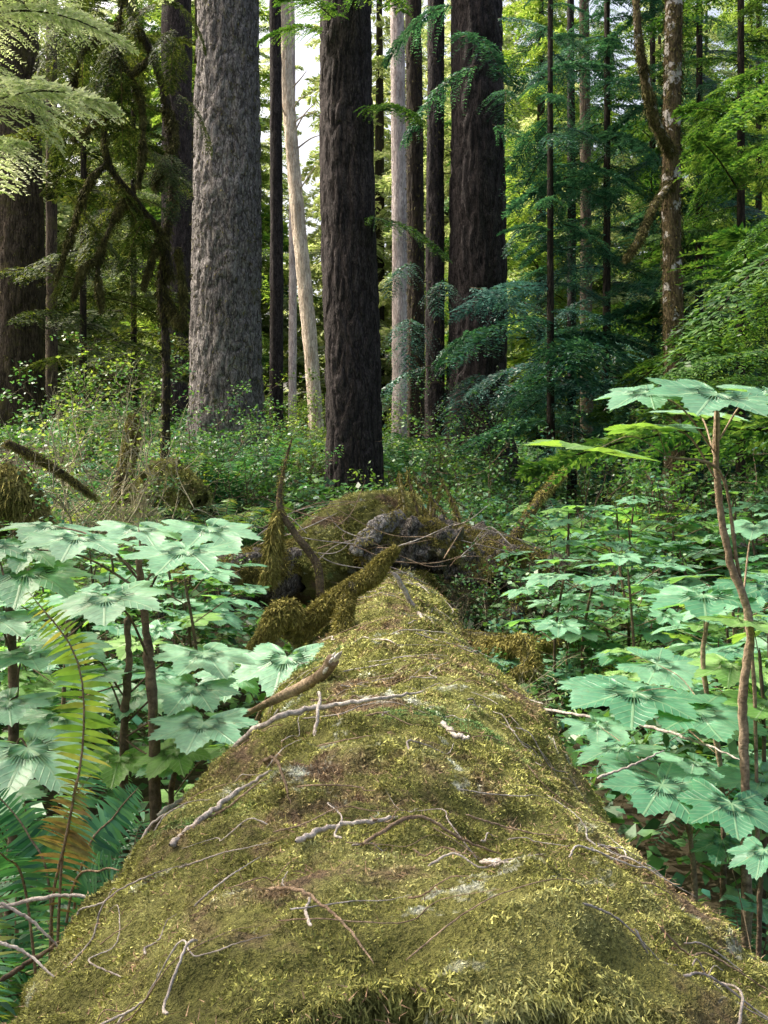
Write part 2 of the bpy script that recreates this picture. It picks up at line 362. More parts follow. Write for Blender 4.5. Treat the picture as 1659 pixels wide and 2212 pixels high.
big_tree("conifer_tree",[S(768,1095,13.5),S(763,800,13.5),S(752,400,13.5),S(747,0,13.5)],[.385,.385,.375,.35],M_dark,"dark straight conifer trunk rising behind the mossy log",seg=140,n=560,depth=.026,flare=.08,extra=t6,zs=3.4)
big_tree("conifer_tree",[S(35,950,20),S(38,600,20),S(30,300,20),S(25,0,20)],[.56,.54,.52,.5],M_brown,"broad brown conifer trunk with mossy bark",depth=.03,mosshang=2500)
big_tree("conifer_tree",[S(598,930,21),S(598,500,21),S(595,0,21)],[.15,.14,.125],M_dark,"slim dark straight conifer trunk",seg=40,n=160,depth=.012)
def t5(e,b):
    g=Geo()
    for (x0,y0,x1,y1) in ((628,250,688,190),(630,300,690,215),(632,330,700,290),(622,200,665,150),(640,420,680,360),(628,280,600,210),(630,270,690,240)):
        a=S(x0,y0,26); c=S(x1,y1,25.6)
        g.add(*tube([a,(a+c)/2+R.normal(size=3)*.06,c],[.03,.008],6,12),0)
    part("branch",g.mesh("branch",[M_tan_sun],b),e)
big_tree("conifer_tree",[S(690,950,26),S(672,760,26),S(645,480,26),S(622,200,26),S(612,0,26)],[.18,.20,.19,.17,.15],M_tan_sun,"leaning conifer trunk coloured bright tan as if sunlit",seg=50,n=180,depth=.015,extra=t5)
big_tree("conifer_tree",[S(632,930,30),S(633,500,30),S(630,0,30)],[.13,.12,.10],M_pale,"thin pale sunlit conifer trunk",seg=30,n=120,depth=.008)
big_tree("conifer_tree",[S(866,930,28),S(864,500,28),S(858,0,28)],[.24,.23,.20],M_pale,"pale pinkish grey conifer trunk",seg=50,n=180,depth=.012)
big_tree("conifer_tree",[S(900,970,22),S(898,500,22),S(893,0,22)],[.20,.19,.18],M_slim,"mossy brown conifer trunk of medium width",seg=60,n=200,depth=.02,mosshang=1500)
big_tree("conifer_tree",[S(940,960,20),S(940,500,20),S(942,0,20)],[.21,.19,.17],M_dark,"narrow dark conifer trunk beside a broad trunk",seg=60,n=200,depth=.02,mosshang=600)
def t10(e,b):
    it=[]
    for (x,y) in ((985,40),(1010,110),(1080,70),(1040,170),(1090,230),(1060,300),(900,600),(960,640),(1030,650),(880,720),(980,760),(1060,740),(1100,680),(940,820),(1040,840),(1110,860)):
        it.append((S(x+R.normal()*10,y-30,17.5+R.normal()*.4),-1.57+R.normal()*1.1,R.uniform(1.0,1.7),-.15))
    boughs_part(e,b,it,B_droop,[L_teal,M_twigd])
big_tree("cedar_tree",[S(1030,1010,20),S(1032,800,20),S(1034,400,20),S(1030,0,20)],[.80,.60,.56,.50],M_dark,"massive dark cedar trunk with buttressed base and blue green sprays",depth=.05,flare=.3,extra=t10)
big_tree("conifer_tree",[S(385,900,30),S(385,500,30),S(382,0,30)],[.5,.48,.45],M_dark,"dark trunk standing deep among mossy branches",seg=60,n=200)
big_tree("conifer_tree",[S(112,900,25),S(112,500,25),S(112,0,25)],[.15,.14,.13],M_brown,"slim mossy brown conifer trunk",seg=30,n=120,depth=.01)
big_tree("conifer_tree",[S(1236,950,17),S(1235,500,17),S(1233,0,17)],[.08,.075,.06],M_dark,"thin dark trunk among evergreen boughs",seg=24,n=120,depth=.006)
big_tree("conifer_tree",[S(1268,950,24),S(1266,500,24),S(1262,0,24)],[.16,.14,.12],M_brown,"thin brown trunk among evergreen boughs",seg=24,n=120,depth=.008)
def t12(e,b):
    g=Geo()
    for P,r in (([S(1452,330,12.9),S(1420,270,12.6),S(1395,180,12.4),S(1378,60,12.3),S(1372,-80,12.3)],[.07,.06,.05,.035]),
                ([S(1452,395,12.9),S(1415,440,12.5),S(1385,510,12.3),S(1352,560,12.2)],[.04,.035,.03,.012])):
        g.add(*tube(P,r,10,40,rough=.02)); moss_on_path(g,P,r,2600,.03,1,hang=.7)
    part("branch",g.mesh("branch",[M_alder,M_mossk],b),e)
big_tree("alder_tree",[S(1456,1170,13),S(1456,800,13),S(1450,400,13),S(1456,0,13)],[.135,.13,.12,.11],M_alder,"slender alder trunk with white lichen blotches and moss",seg=60,n=260,depth=.012,extra=t12,mosshang=4000)

# mossy crooked tree with drooping limbs
b=np.array([S(352,950,12)[0],12,0]); b[2]=G(b[0],12)
e=thing("mossy_tree",None,"crooked tree with drooping moss covered limbs","tree",b)
def limb(g,P,r,c,hang=.8,sz=.035,mm=1): g.add(*tube(P,r,9,50,rough=.02)); moss_on_path(g,P,r,c,sz,mm,hang=hang)
g=Geo(); limb(g,[b-[0,0,.3],S(360,800,12),S(350,600,12),S(372,420,12),S(362,240,12),S(330,120,12),S(275,0,12),S(250,-250,12)],[.055,.05,.045,.045,.04,.035,.03],4500)
part("trunk",g.mesh("trunk",[M_slim,M_mossk],b),e)
for P,r in (([S(362,240,12),S(380,300,11.8),S(345,375,11.7),S(340,400,11.7)],[.035,.02,.015]),
            ([S(368,600,12),S(350,510,11.9),S(290,430,11.8),S(235,350,11.7),S(228,250,11.6),S(250,120,11.5),S(270,-60,11.5)],[.045,.04,.035,.03,.025,.02]),
            ([S(290,430,11.8),S(260,450,11.6),S(215,560,11.5),S(220,670,11.5)],[.03,.02,.01]),
            ([S(330,120,12),S(280,170,11.8),S(240,240,11.7),S(160,300,11.5)],[.03,.02,.008]),
            ([S(360,650,12),S(395,700,11.8),S(395,620,11.8),S(385,540,11.7)],[.04,.025,.015]),
            ([S(235,350,11.7),S(190,400,11.6),S(150,520,11.5),S(120,610,11.4)],[.03,.02,.008]),
            ([S(250,120,11.5),S(300,200,11.4),S(310,300,11.3),S(300,400,11.3)],[.025,.015,.008]),
            ([S(215,560,11.5),S(180,580,11.4),S(160,640,11.4)],[.012,.01,.005]),
            ([S(350,510,11.9),S(330,560,11.7),S(310,620,11.7)],[.02,.015,.005]),
            ([S(250,60,11.5),S(180,110,11.4),S(150,220,11.4)],[.02,.015,.006])):
    g=Geo(); limb(g,P,r,2600); part("limb",g.mesh("limb",[M_slim,M_mossk],b),e)
g=Geo()
for k in range(30):
    p=S(R.uniform(100,390),R.uniform(-60,480),R.uniform(11.2,12.6)); add_bough(g,B_droop[k%3],p,R.uniform(0,6.28),R.uniform(.5,1.0),-.5,0)
part("crown",g.mesh("crown",[L_dark,M_twigd],b),e)

# mid-distance conifers with low boughs
def H(k,x,d,lab,s=1.,rot=0.,grp="slim evergreens with low feathery boughs",nm="hemlock_tree"):
    p=S(x,1010,d); return place_tree(nm,T_h,C_h[k],p[0],d,lab,grp,s,rot)
for a in ((1,1310,16,"hemlock with blue green feathery boughs",1.1,.3),(0,1410,18,"hemlock with green layered boughs",1.2,1.3),
          (2,1190,15,"cedar with drooping blue green sprays",.95,2.0),(0,1600,13,"hemlock with green layered boughs",1.05,.9),
          (6,1800,8.5,"hemlock with green layered boughs",1.0,2.7),
          (1,1510,16,"hemlock with blue green feathery boughs",1.15,5.),
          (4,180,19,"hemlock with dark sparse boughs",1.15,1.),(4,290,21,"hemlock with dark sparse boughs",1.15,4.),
          (5,-60,10.,"hemlock with high boughs coloured pale as if sunlit",.95,5.2),
          (3,1640,19,"hemlock with boughs coloured sunlit yellow green",1.2,1.7)): H(*a)
# background conifers
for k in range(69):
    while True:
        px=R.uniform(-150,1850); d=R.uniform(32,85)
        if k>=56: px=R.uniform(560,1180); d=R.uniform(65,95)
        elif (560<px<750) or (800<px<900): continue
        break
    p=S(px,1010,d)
    place_tree("conifer_tree",T_bg,C_bg[(k%3) if k<56 else 0],p[0],d,"green conifer with layered boughs" if (k<56 and k%3==2) else "conifer with layered boughs in painted sunlit tones","conifers of the forest behind",R.uniform(.9,1.3)*(1+.35*(d>55))*(1.25 if k>=56 else 1),R.uniform(0,6))
# unseen tall conifers added beside the viewpoint to shade the log
for (x,y) in ((-10.5,4.5),(-8,.8)):
    place_tree("conifer_tree",T_bg,C_shade,x,y,"unseen tall conifer added to shade the log","conifers of the forest behind",1.,x)

# ------------------------------------------------------------ the fallen log
ly=[0,1,2,3,5,8,11.6]
def lp(y): 
    return (np.interp(y,ly,[.02,.02,.03,.03,.03,.06,.10]), np.interp(y,ly,[.5,.5,.49,.48,.45,.42,.38]),
            np.interp(y,ly,[.72,.71,.66,.59,.51,.45,.42]), np.interp(y,ly,[.70,.70,.66,.60,.52,.44,.38]))
def log_s(y,th):
    cx,cz,rx,rz=lp(y); c=np.cos(th); s=np.sin(th)
    P=np.stack([cx+rx*c,y,cz+rz*s],-1); N=nrm(np.stack([c/rx,0*y,s/rz],-1))
    q=P.reshape(-1,3); n=(fbm(q*1.4,3,77)-.5)*.22+(fbm(q*6,3,78)-.5)*.10+(fbm(q*24,2,79)-.5)*.045; P=P+N*n.reshape(y.shape)[...,None]
    return P,N
def log_top(x,y):
    cx,cz,rx,rz=lp(y); u=np.clip(np.abs((x-cx)/rx),0,.999); return cz+rz*np.sqrt(1-u*u)
def surf(x,y):   # bumpy moss surface height at x,y
    cx,cz,rx,rz=lp(y); c=np.clip((x-cx)/rx,-.999,.999); t=math.acos(c); P,N=log_s(np.array([float(y)]),np.array([t])); return P[0]
def on_log(px,py,lift=.02):
    d=np.linspace(.9,12,1200); x=(px-830)/2150*d; z=EYE-(py-1010)/2150*d
    h=z-(log_top(x,d)); k=np.argmax(h<0) if (h<0).any() else np.argmin(np.abs(h))
    p=surf(x[k],d[k]); return p+np.array([0,0,lift])
orig=np.array([0,6.,0.3])
e=thing("fallen_log",None,"huge fallen log blanketed in yellow green moss","log",orig)
def yend(t):   # ragged near end; it reaches further out on both flanks
    t=np.asarray(t,float); u=np.exp(-((np.cos(t)-.12)/.42)**4)*(np.sin(t)>0)
    return .71+.215*u+(fbm(np.stack([np.cos(t)*9,np.sin(t)*9,0*t],-1),3,4)-.5)*.06
ys=np.concatenate([np.linspace(0,1,240)*2.2,np.linspace(2.21,10.8,320)]); th=np.linspace(0,2*pi,240,endpoint=False)
A,Yy=np.meshgrid(th,ys); YE=yend(th)[None,:]; Yy=YE+Yy*(11.6-YE)/10.8; P,N=log_s(Yy,A)
c0=np.array([.02,1.05,.5]); rings=[]
for q,dy in ((.05,.5),(.3,.42),(.55,.3),(.75,.2),(.9,.10)):
    rg=c0+(P[0]-c0)*q; rg[:,1]=P[0][:,1]*q+.9*(1-q)+dy+(fbm(rg*9,3,8)-.5)*.22; rings.append(rg)
P=np.concatenate([np.array(rings),P],0); m,seg=P.shape[:2]
i=np.arange(m-1)[:,None]*seg; j=np.arange(seg)[None,:]; k=(j+1)%seg
F=np.stack([i+j,i+k,i+seg+k,i+seg+j],-1)
g=Geo(); g.add(P.reshape(-1,3),F[5:].reshape(-1,4),0); g.F.append((F[:5].reshape(-1,4),1))
part("bark",g.mesh("bark",[M_mossb,M_rot],orig),e)
g=Geo()
def scat(n,y0,y1,size,k,t0=-.3,t1=pi+.3,thr=0.):
    y=R.uniform(y0,y1,n); t=R.uniform(t0,t1,n); ok=y>yend(t)-.005; y=y[ok]; t=t[ok]; n=len(y); P,N=log_s(y,t)
    dens=fbm(P*7,3,91); keep=dens+R.random(n)*.4>thr; P=P[keep]; N=N[keep]; N=N+np.array([0,-.15,.1])
    sc=size*(.5+1.1*vn(P*16,3)); g.add(*blades(P-N*.002,nrm(N),sc,k,.19,droop=.3,spread=1.9))
scat(520000,.68,1.7,.0047,2,thr=.44); scat(400000,1.6,3.0,.0065,2,thr=.45); scat(240000,2.9,5.5,.010,2,thr=.46); scat(90000,5.4,11.5,.019,2,thr=.46)
n=50000; t=R.uniform(-.1,pi+.1,n); y=yend(t)+R.random(n)**2*.04-.008; Pp,Nn=log_s(y,t)
g.add(*blades(Pp-Nn*(R.random((n,1))**2*.05),nrm(Nn*.4+np.array([0,-.6,-.2])),.0055*(.4+1.4*vn(Pp*12,5)),3,.13,droop=.7,spread=1.7))
part("moss",g.mesh("moss",[M_moss],orig),e,kind="stuff")
g=Geo(); n=30000; y=.8+R.random(n)**1.6*7; t=R.uniform(.25,pi-.25,n); Pp,Nn=log_s(y,t); kp=fbm(Pp*3,3,55)+R.random(n)*.15>.55; Pp=Pp[kp]; Nn=Nn[kp]
g.add(*blades(Pp+Nn*.006,nrm(Nn*.25+R.normal(size=Pp.shape)*[1,1,.2]),.013*(.6+.25*Pp[:,1]),1,.055,spread=.4))
part("needle_litter",g.mesh("needle_litter",[M_litter],orig),e,kind="stuff")
g=Geo()
for k in range(130):
    x=R.uniform(-.4,.5); p=np.array([x,.91+R.uniform(-.04,.06),log_top(x,1.0)-.03]); q=p+[R.normal()*.06,-.02,-R.uniform(.03,.15)]
    g.add(*tube([p,(p+q)/2+R.normal(size=3)*.02,q],[.0013,.0006],4,8))
part("rootlets",g.mesh("rootlets",[M_twigb],orig),e)
def stub(P,r,c,label=None,sz=.015,hang=.3,bm=M_rot,seg=16):
    g=Geo(); g.add(*tube(P,r,seg,90,rough=.015,rs=int(abs(P[0][0])*100)%50,rscale=14)); moss_on_path(g,P,np.array(r)*1.03,c,sz,1,hang=hang)
    part("branch_stub",g.mesh("branch_stub",[bm,M_mossd],orig),e,label)
stub([S(545,1400,4.7),S(575,1370,4.7),S(600,1330,4.7),S(628,1318,4.7),S(645,1350,4.7)],[.02,.035,.045,.04,.02],11000,"mossy knuckle of a broken branch",hang=.5)
stub([S(635,1375,4.75),S(690,1325,4.75),S(745,1278,4.7),S(800,1245,4.65),S(828,1212,4.62),S(852,1190,4.6)],[.044,.044,.04,.042,.03,.012],20000,"diagonal mossy broken branch")
stub([S(780,1405,4.5),S(748,1392,4.55),S(744,1330,4.6),S(758,1275,4.68)],[.05,.05,.032,.028],8000,"short mossy leg of a broken branch")
stub([S(1020,1385,6.2),S(1080,1395,5.6),S(1130,1390,5.4),S(1150,1440,5.3),S(1110,1455,5.3)],[.03,.03,.045,.035,.02],8000,hang=.7,sz=.02)
stub([S(1000,1375,6.6),S(1100,1385,6.4),S(1260,1395,6.3)],[.045,.04,.03],7000,hang=.5,sz=.02)

# ------------------------------------------------------------ broken wood behind the log
def deadwood(name,P,r,label,moss=6000,sz=.03,hang=.3,mat=M_rot,seg=26,n=80,rough=.06,cat="fallen log",top=True,grp=None,mm=None,rscale=7.):
    P=[np.array(p,float) for p in P]; b=P[0].copy()
    g=Geo(); g.add(*tube(P,r,seg,n,rough=rough,rs=int(abs(P[0][0])*77)%60,rscale=rscale)); 
    if moss: moss_on_path(g,P,np.array(r)*1.05,moss,sz,1,hang=hang,top=top)
    return thing(name,g.mesh(name,[mat,mm or M_mossd],b),label,cat,b,grp)
deadwood("broken_log",[S(640,1260,8.2),S(710,1195,8.6),S(790,1140,9.0),S(880,1110,9.4)],[.24,.32,.32,.2],"weathered broken log chunk with moss on top",40000,.022,rough=.10,seg=110,n=170,mm=M_moss,rscale=9.,mat=M_mossb)
deadwood("broken_log",[S(760,1195,8.0),S(800,1160,8.05),S(835,1130,8.1),S(870,1115,8.2)],[.04,.085,.08,.04],"pale grey slab of split weathered wood",600,.02,rough=.05,seg=40,n=90,rscale=16.,mat=M_slab)
deadwood("broken_log",[S(790,1225,8.1),S(860,1180,8.2),S(930,1175,8.2),S(990,1205,8.2),S(1050,1255,8.1)],[.12,.19,.2,.16,.08],"dark splintered chunk of decayed log",12000,.022,rough=.12,seg=110,n=170,rscale=13.)
deadwood("fallen_log",[S(860,1160,9.8),S(960,1180,9.3),S(1100,1220,8.4),S(1320,1290,7.8)],[.2,.24,.2,.12],"dark decaying log lying across the undergrowth",12000,.025,rough=.12,seg=60,n=120)
deadwood("fallen_log",[S(300,1320,7.6),S(430,1280,7.8),S(560,1245,8.1),S(680,1210,8.6)],[.14,.20,.24,.2],"moss covered log with brown bark",22000,.025,rough=.1,seg=60,n=120)
RR=np.random.default_rng(5)
for k in range(16):
    x0=RR.uniform(850,1010); x1=x0*.55+.45*892+RR.normal()*34; y1=RR.uniform(1010,1150)
    deadwood("broken_root",[S(x0,1200,8.3+RR.random()*.4),S((x0+x1)/2+RR.normal()*22,(1200+y1)/2,8.6),S(x1,y1,8.8)],[RR.uniform(.006,.03),.012,.002],"splintered upright root with dry moss",260,.03,.7,cat="root",top=False,grp="splintered roots of a broken log",seg=8,n=24,rough=.012,mat=(M_rot,M_twigd,M_twigy)[k%3])
for k in range(40):
    a=RR.uniform(0,6.28); c=S(RR.uniform(640,1180),RR.uniform(1090,1310),7.8+RR.normal()*.3); d=np.array([cos(a),.3*sin(a),.15+.3*RR.random()])*RR.uniform(.15,.5)
    deadwood("dead_twig",[c-d,c+RR.normal(size=3)*.06,c+d+RR.normal(size=3)*.06],[.005,.004,.0015],"thin bare twig tangled near the log",0,cat="twig",top=False,grp="bare twigs tangled by the broken log",seg=5,n=20,rough=.003,mat=(M_twig,M_twigb)[k%2])
deadwood("snag_branch",[S(693,1290,7.4),S(685,1220,7.4),S(640,1155,7.4),S(605,1095,7.4),S(612,1020,7.4),S(632,945,7.4)],[.03,.03,.026,.022,.015,.006],"bare curved dead branch standing upright",500,.02,.3,M_twigd,10,60,.01,"branch",False)
deadwood("moss_clump",[S(600,1110,7.4),S(592,1170,7.4),S(580,1255,7.4)],[.008,.03,.035],"clump of hanging brown moss on a branch",6000,.035,.8,M_mossd,14,40,.03,"moss",False)
deadwood("leaning_branch",[S(1100,1190,9),S(1130,1130,9.2),S(1180,1060,9.6),S(1225,1010,10)],[.045,.04,.035,.03],"leaning moss coated branch",3000,.025,.5,M_brown,12,50,.02,"branch",False)
deadwood("mossy_stump",[S(268,1090,11),S(272,1010,11),S(288,950,11),S(290,900,11)],[.11,.08,.065,.045],"slim broken stump wrapped in moss",5000,.03,.5,M_brown,16,50,.04,"stump",False)
deadwood("moss_mound",[S(310,1085,11.5),S(360,1045,11.3),S(430,1085,11)],[.15,.26,.15],"rounded shaggy mound of bright moss",26000,.035,.4,M_mossk,60,90,.16,"moss",False,mm=M_moss,rscale=12.)
deadwood("mossy_root_mass",[S(-60,1150,8.5),S(10,1070,8.6),S(60,1110,8.6),S(100,1190,8.5)],[.16,.22,.16,.08],"root mass draped with long brown moss",36000,.05,.9,M_mossk,60,90,.16,"root",False,mm=M_mossd,rscale=12.)
deadwood("leaning_branch",[S(10,955,9),S(100,1000,9.2),S(210,1078,9.4)],[.035,.03,.02],"fallen mossy branch over undergrowth",2500,.02,.3,M_brown,10,50,.015,"branch",False)
deadwood("fallen_log",[S(1090,1340,7.5),S(1230,1250,8.5),S(1400,1220,10),S(1659,1180,12)],[.05,.08,.09,.10],"narrow dark fallen trunk across the leaves",2500,.025)

# ------------------------------------------------------------ sticks
def stick(P,r,label,mat=M_twig,tip=None,grp="dead sticks strewn over the mossy log"):
    P=[np.array(p,float) for p in P]; b=P[0].copy(); g=Geo(); n=len(P)*9
    if tip:
        V,F=tube(P,[r*.5,r*.9,r],14,80,rough=r*.22,rscale=18); g.add(V,F,0)
        dv=nrm(P[-1]-P[-2])
        for k in range(9):
            o2=R.normal(size=3)*r*.45; g.add(*tube([P[-1]+o2-dv*.05,P[-1]+o2*1.1+dv*R.uniform(.006,.035)],[r*.5,r*.12],6,6,rough=r*.15,rscale=80),1)
    else:
        V,F=tube(P,[r,r*.85,r*.65,r*.25],8,n,rough=r*.3,rscale=30,jit=r*.8); g.add(V,F,0)
    return thing("fallen_stick",g.mesh("fallen_stick",[mat,M_ptip],b),label,"stick",b,grp)
def OL(l,lift=.014): return [on_log(x,y,lift) for x,y in l]
stick([S(340,1762,2.9),S(430,1700,2.95)]+OL([(560,1612),(680,1555),(800,1530),(920,1515)],.03),.009,"long thin grey stick across the moss")
stick([S(505,1555,3.4),S(600,1508,3.35),S(660,1480,3.3),S(700,1452,3.2),S(720,1424,3.15)],.021,"thick brown broken branch with pale snapped tip",M_twigb,tip=True)
stick(OL([(380,1870),(450,1810),(520,1750),(595,1680)]),.006,"straight grey stick on moss")
stick([S(250,1920,2.),S(290,1840,2.1),S(340,1770,2.2),S(425,1740,2.4)],.004,"thin pale crooked twig")
stick([S(0,1960,1.9),S(120,1935,1.85),S(230,1935,1.8),S(380,1925,1.8)],.004,"thin pale bare twig")
stick([S(0,1950,1.7),S(70,1990,1.7),S(140,2060,1.7)],.0035,"thin pale bare twig")
stick([S(0,2120,1.7),S(90,2060,1.75),S(200,1990,1.9)],.005,"thin dark bare twig",M_twigd)
stick([S(-20,2030,1.5),S(60,2060,1.5),S(150,2140,1.45)],.003,"thin pale bare twig")
stick(OL([(590,1985),(660,2020),(740,2060),(810,2105)]),.0025,"thin brown bare twig",M_twigb)
stick(OL([(640,1840),(720,1800),(830,1775),(905,1745)]),.0045,"forked grey stick on moss")
stick(OL([(780,1840),(900,1800),(1010,1800),(1100,1810)]),.003,"thin brown bare twig",M_twigb)
stick(OL([(940,1545),(990,1580),(1020,1592)]),.010,"short chunky grey stick")
stick([S(1130,1525,4.3),S(1250,1545,3.9),S(1400,1570,3.4),S(1500,1600,2.9),S(1600,1640,2.4)],.007,"long pale stick reaching off the log")
stick([S(1290,1680,2.4),S(1360,1655,2.4),S(1435,1620,2.4)],.004,"thin brown bare twig")
stick(OL([(1045,1830),(1080,1870),(1065,1920),(1075,1990)]),.003,"crooked grey twig on moss")
stick(OL([(1045,1830),(1110,1930),(1130,1945)]),.002,"crooked grey twig on moss")
stick([S(850,1235,5.2),S(900,1320,5.2),on_log(950,1370,.03),on_log(1030,1420,.01)],.013,"pale grey bare branch on the moss")
stick(OL([(560,1640),(610,1700),(630,1760)]),.004,"thin dark bare twig",M_twigd)
stick([on_log(680,1590,.0),on_log(690,1550,.06),S(680,1510,3.7)],.005,"upright thin bare twig")
for k in range(210):
    y=1.0+6.8*R.random()**1.6; x=lp(y)[0]+R.uniform(-.75,.75)*lp(y)[2]; a=R.uniform(-.5,.7) if k%3 else R.uniform(0,3); L=R.uniform(.05,.32)*(.5+y*.2); pts=[]
    for u in np.linspace(-.5,.5,5):
        xx=x+cos(a)*L*u+R.normal()*L*.05; yy=y+sin(a)*L*u+R.normal()*L*.05; pts.append(surf(xx,yy)+np.array([0,0,.008+R.random()*.013]))
    stick(pts,R.uniform(.0008,.0022)*(.6+y*.2),"small dead twig on the moss",(M_twig,M_twigb,M_twig)[k%3])

# ------------------------------------------------------------ big lobed leaves (devil's club type)
def palm():
    n=150; ang=np.linspace(-160,160,n); r=[]
    for idx,a in enumerate(ang):
        k=np.clip(round(a/46),-3,3); u=min(1,abs(a-k*46)/24); Lk=1-.05*abs(k)
        q=Lk*(.66+.34*(1-u)**.8)
        if abs(a)>148: q*=max(.25,(160-abs(a))/12*.75+.25)
        q*=1+(.045 if idx%3==0 else -.02); r.append(q)
    r=np.array(r); a=np.radians(ang)
    kk=np.clip(np.round(ang/46),-3,3); dl=np.radians(ang-kk*46); u=np.minimum(1,np.abs(ang-kk*46)/24)
    V=[[0,0,0]]; A=[[0,0,0]]
    for q in (.3,.6,.82,1.):
        rr=r*q if q==1 else (r*.6+.3)*q
        z=.035*(u-.5)*q-.035*rr**2.5+.018*np.sin(ang*.11+q*5)
        V+=list(np.stack([rr*np.cos(a),rr*np.sin(a),z],1)); A+=list(np.stack([rr*np.sin(dl),rr*np.cos(dl),0*rr],1))
    V=np.array(V); F4=[];F3=[]
    for i in range(n-1):
        F3.append([0,1+i,2+i])
        for q in range(3): F4.append([1+q*n+i,1+q*n+i+1,1+(q+1)*n+i+1,1+(q+1)*n+i])
    return V,np.array(F3),np.array(F4),np.array(A)
PV,PF3,PF4,PA=palm()
def add_leaf(g,c,w,az,tilt,roll=0,m=0):
    f=np.array([cos(az)*cos(tilt),sin(az)*cos(tilt),sin(tilt)]); s=nrm(np.cross([0,0,1.],f)); u=np.cross(f,s)
    s2=s*cos(roll)+u*sin(roll); u2=-s*sin(roll)+u*cos(roll)
    Vv=PV.copy(); Vv[:,2]*=R.uniform(.6,1.8); Vv[:,2]+=Vv[:,1]**2*R.uniform(-.12,.06)+Vv[:,0]*Vv[:,1]*R.uniform(-.10,.10)+Vv[:,0]**2*R.uniform(-.10,.03)
    Vv[:,1]*=R.uniform(.9,1.12)
    Vv=Vv@(np.stack([f,s2,u2])*w*.55)+c
    i0=g.n; g.add(Vv,PF3,m,PA); g.F.append((PF4+i0,m))
def club(stemP,leaves,label,r=.014,mats=None,group="broad leaved devil's club shrubs",sm=None):
    b=np.array(stemP[0],float).copy(); b[2]=G(b[0],b[1]); 
    st=[b-[0,0,.1]]+[np.array(p) for p in stemP[1:]]
    e=thing("devils_club_plant",None,label,"plant",b,group)
    gs=Geo(); gs.add(*tube(st,[r*1.2,r,r*.7],8,len(st)*10,rough=r*.4,rscale=25,jit=r*.3))
    gl=Geo(); C=spline(st,60)
    for (c,w,az,tilt) in leaves:
        c=np.array(c); d=np.linalg.norm(C[20:]-c-np.array([0,0,-.15]),axis=1); q=C[20+np.argmin(d)]
        gs.add(*tube([q,(q*.5+c*.5)+[0,0,.04 if c[2]>q[2] else -.02],c],[r*.28,r*.16],5,9))
        add_leaf(gl,c,w,az,tilt,R.normal()*.10)
    part("stem",gs.mesh("stem",[sm or M_twigd],b),e); part("foliage",gl.mesh("foliage",[mats or L_club],b),e); return e
def LF(px,py,wpx,d,az=-1.5,tilt=-.16): return (S(px,py-5,d),wpx/2150*d*1.08,az+R.normal()*.6,tilt+R.normal()*.06)
club([S(335,1750,3),S(335,1700,3),S(328,1500,3),S(312,1330,3.05),S(300,1200,3.05)],
     [LF(170,1165,250,3.1,-2.2),LF(400,1195,250,2.9,-1.3),LF(450,1145,220,3.3,-.8),LF(230,1295,260,2.7,-1.8),LF(300,1145,200,3.3,-1.7),LF(110,1140,190,3.4),LF(60,1190,180,3.2)],"devil's club with broad pale green leaves over thorny stems",.016)
club([S(270,1750,3.2),S(268,1600,3.2),S(278,1450,3.2),S(275,1330,3.2)],
     [LF(440,1415,230,3.3,-1.2),LF(420,1490,210,3.1,-1.),LF(150,1390,190,3.3),LF(440,1565,230,2.9,-1.),LF(300,1500,170,3.3),LF(370,1640,150,3.),LF(210,1460,170,3.2)],"devil's club with layered pale green leaves",.014)
club([S(500,1750,4.3),S(540,1600,4.4),S(580,1500,4.4)],[LF(620,1425,260,4.3,-1.3),LF(500,1460,170,4.3)],"devil's club leaf cluster beside the log",.010)
club([S(20,1800,3.),S(30,1500,3.),S(20,1300,3.)],[LF(60,1240,270,3.1),LF(-20,1180,220,3.2),LF(60,1420,210,2.9),LF(20,1520,220,2.8),LF(60,1620,270,2.6),LF(130,1550,180,3.2),LF(-20,1340,220,2.9),LF(-10,1720,200,2.7)],"devil's club with layered pale green leaves",.014)
club([S(380,1900,3.2),S(370,1750,3.2),S(380,1650,3.2)],[LF(380,1625,170,3.0),LF(500,1615,170,3.3,-.6),LF(260,1640,190,3.1),LF(400,1720,130,3.4)],"low devil's club plant with small leaves",.010,mats=L_lit)
club([S(1610,2050,2.7),S(1612,1900,2.7),S(1610,1700,2.7),S(1605,1500,2.7),S(1620,1350,2.7),S(1575,1200,2.7),S(1550,1050,2.7),S(1548,880,2.7)],
     [LF(1400,852,210,2.6,-2.4,-.22),LF(1550,855,280,2.5,-1.2,-.22),LF(1660,850,220,2.7,-.6,-.2),LF(1500,895,200,3.0,-1.8,-.1),LF(1440,925,160,2.6,-2.,-.1),LF(1630,1140,150,2.9)],"tall devil's club on a crooked stem with broad leaves",.012,sm=M_twigb)
club([S(1640,1900,2.8),S(1630,1500,2.75),S(1590,1200,2.7),S(1555,1020,2.65),S(1440,985,2.5)],
     [(S(1290,970,2.4),.34,-2.95,.16),(S(1390,925,2.5),.20,-2.2,.1)],"devil's club with yellow green leaves on long stalks",.005,mats=L_lit,sm=M_twigb)
club([S(1560,1900,3.1),S(1560,1700,3.1),S(1520,1450,3.1),S(1530,1330,3.1)],
     [LF(1520,1290,290,3.0),LF(1655,1270,220,3.0),LF(1370,1500,280,3.0,-2.2),LF(1505,1540,270,2.9),LF(1420,1440,200,3.4),LF(1300,1480,170,3.6)],"devil's club with broad layered green leaves",.008,mats=L_clubr,sm=M_twigb)
club([S(1650,1900,2.9),S(1650,1600,2.9),S(1640,1400,2.9)],[LF(1610,1345,220,2.7),LF(1660,1520,200,2.8),LF(1580,1440,160,3.1)],"devil's club with leaves coloured sunlit yellow green",.006,mats=L_lit)
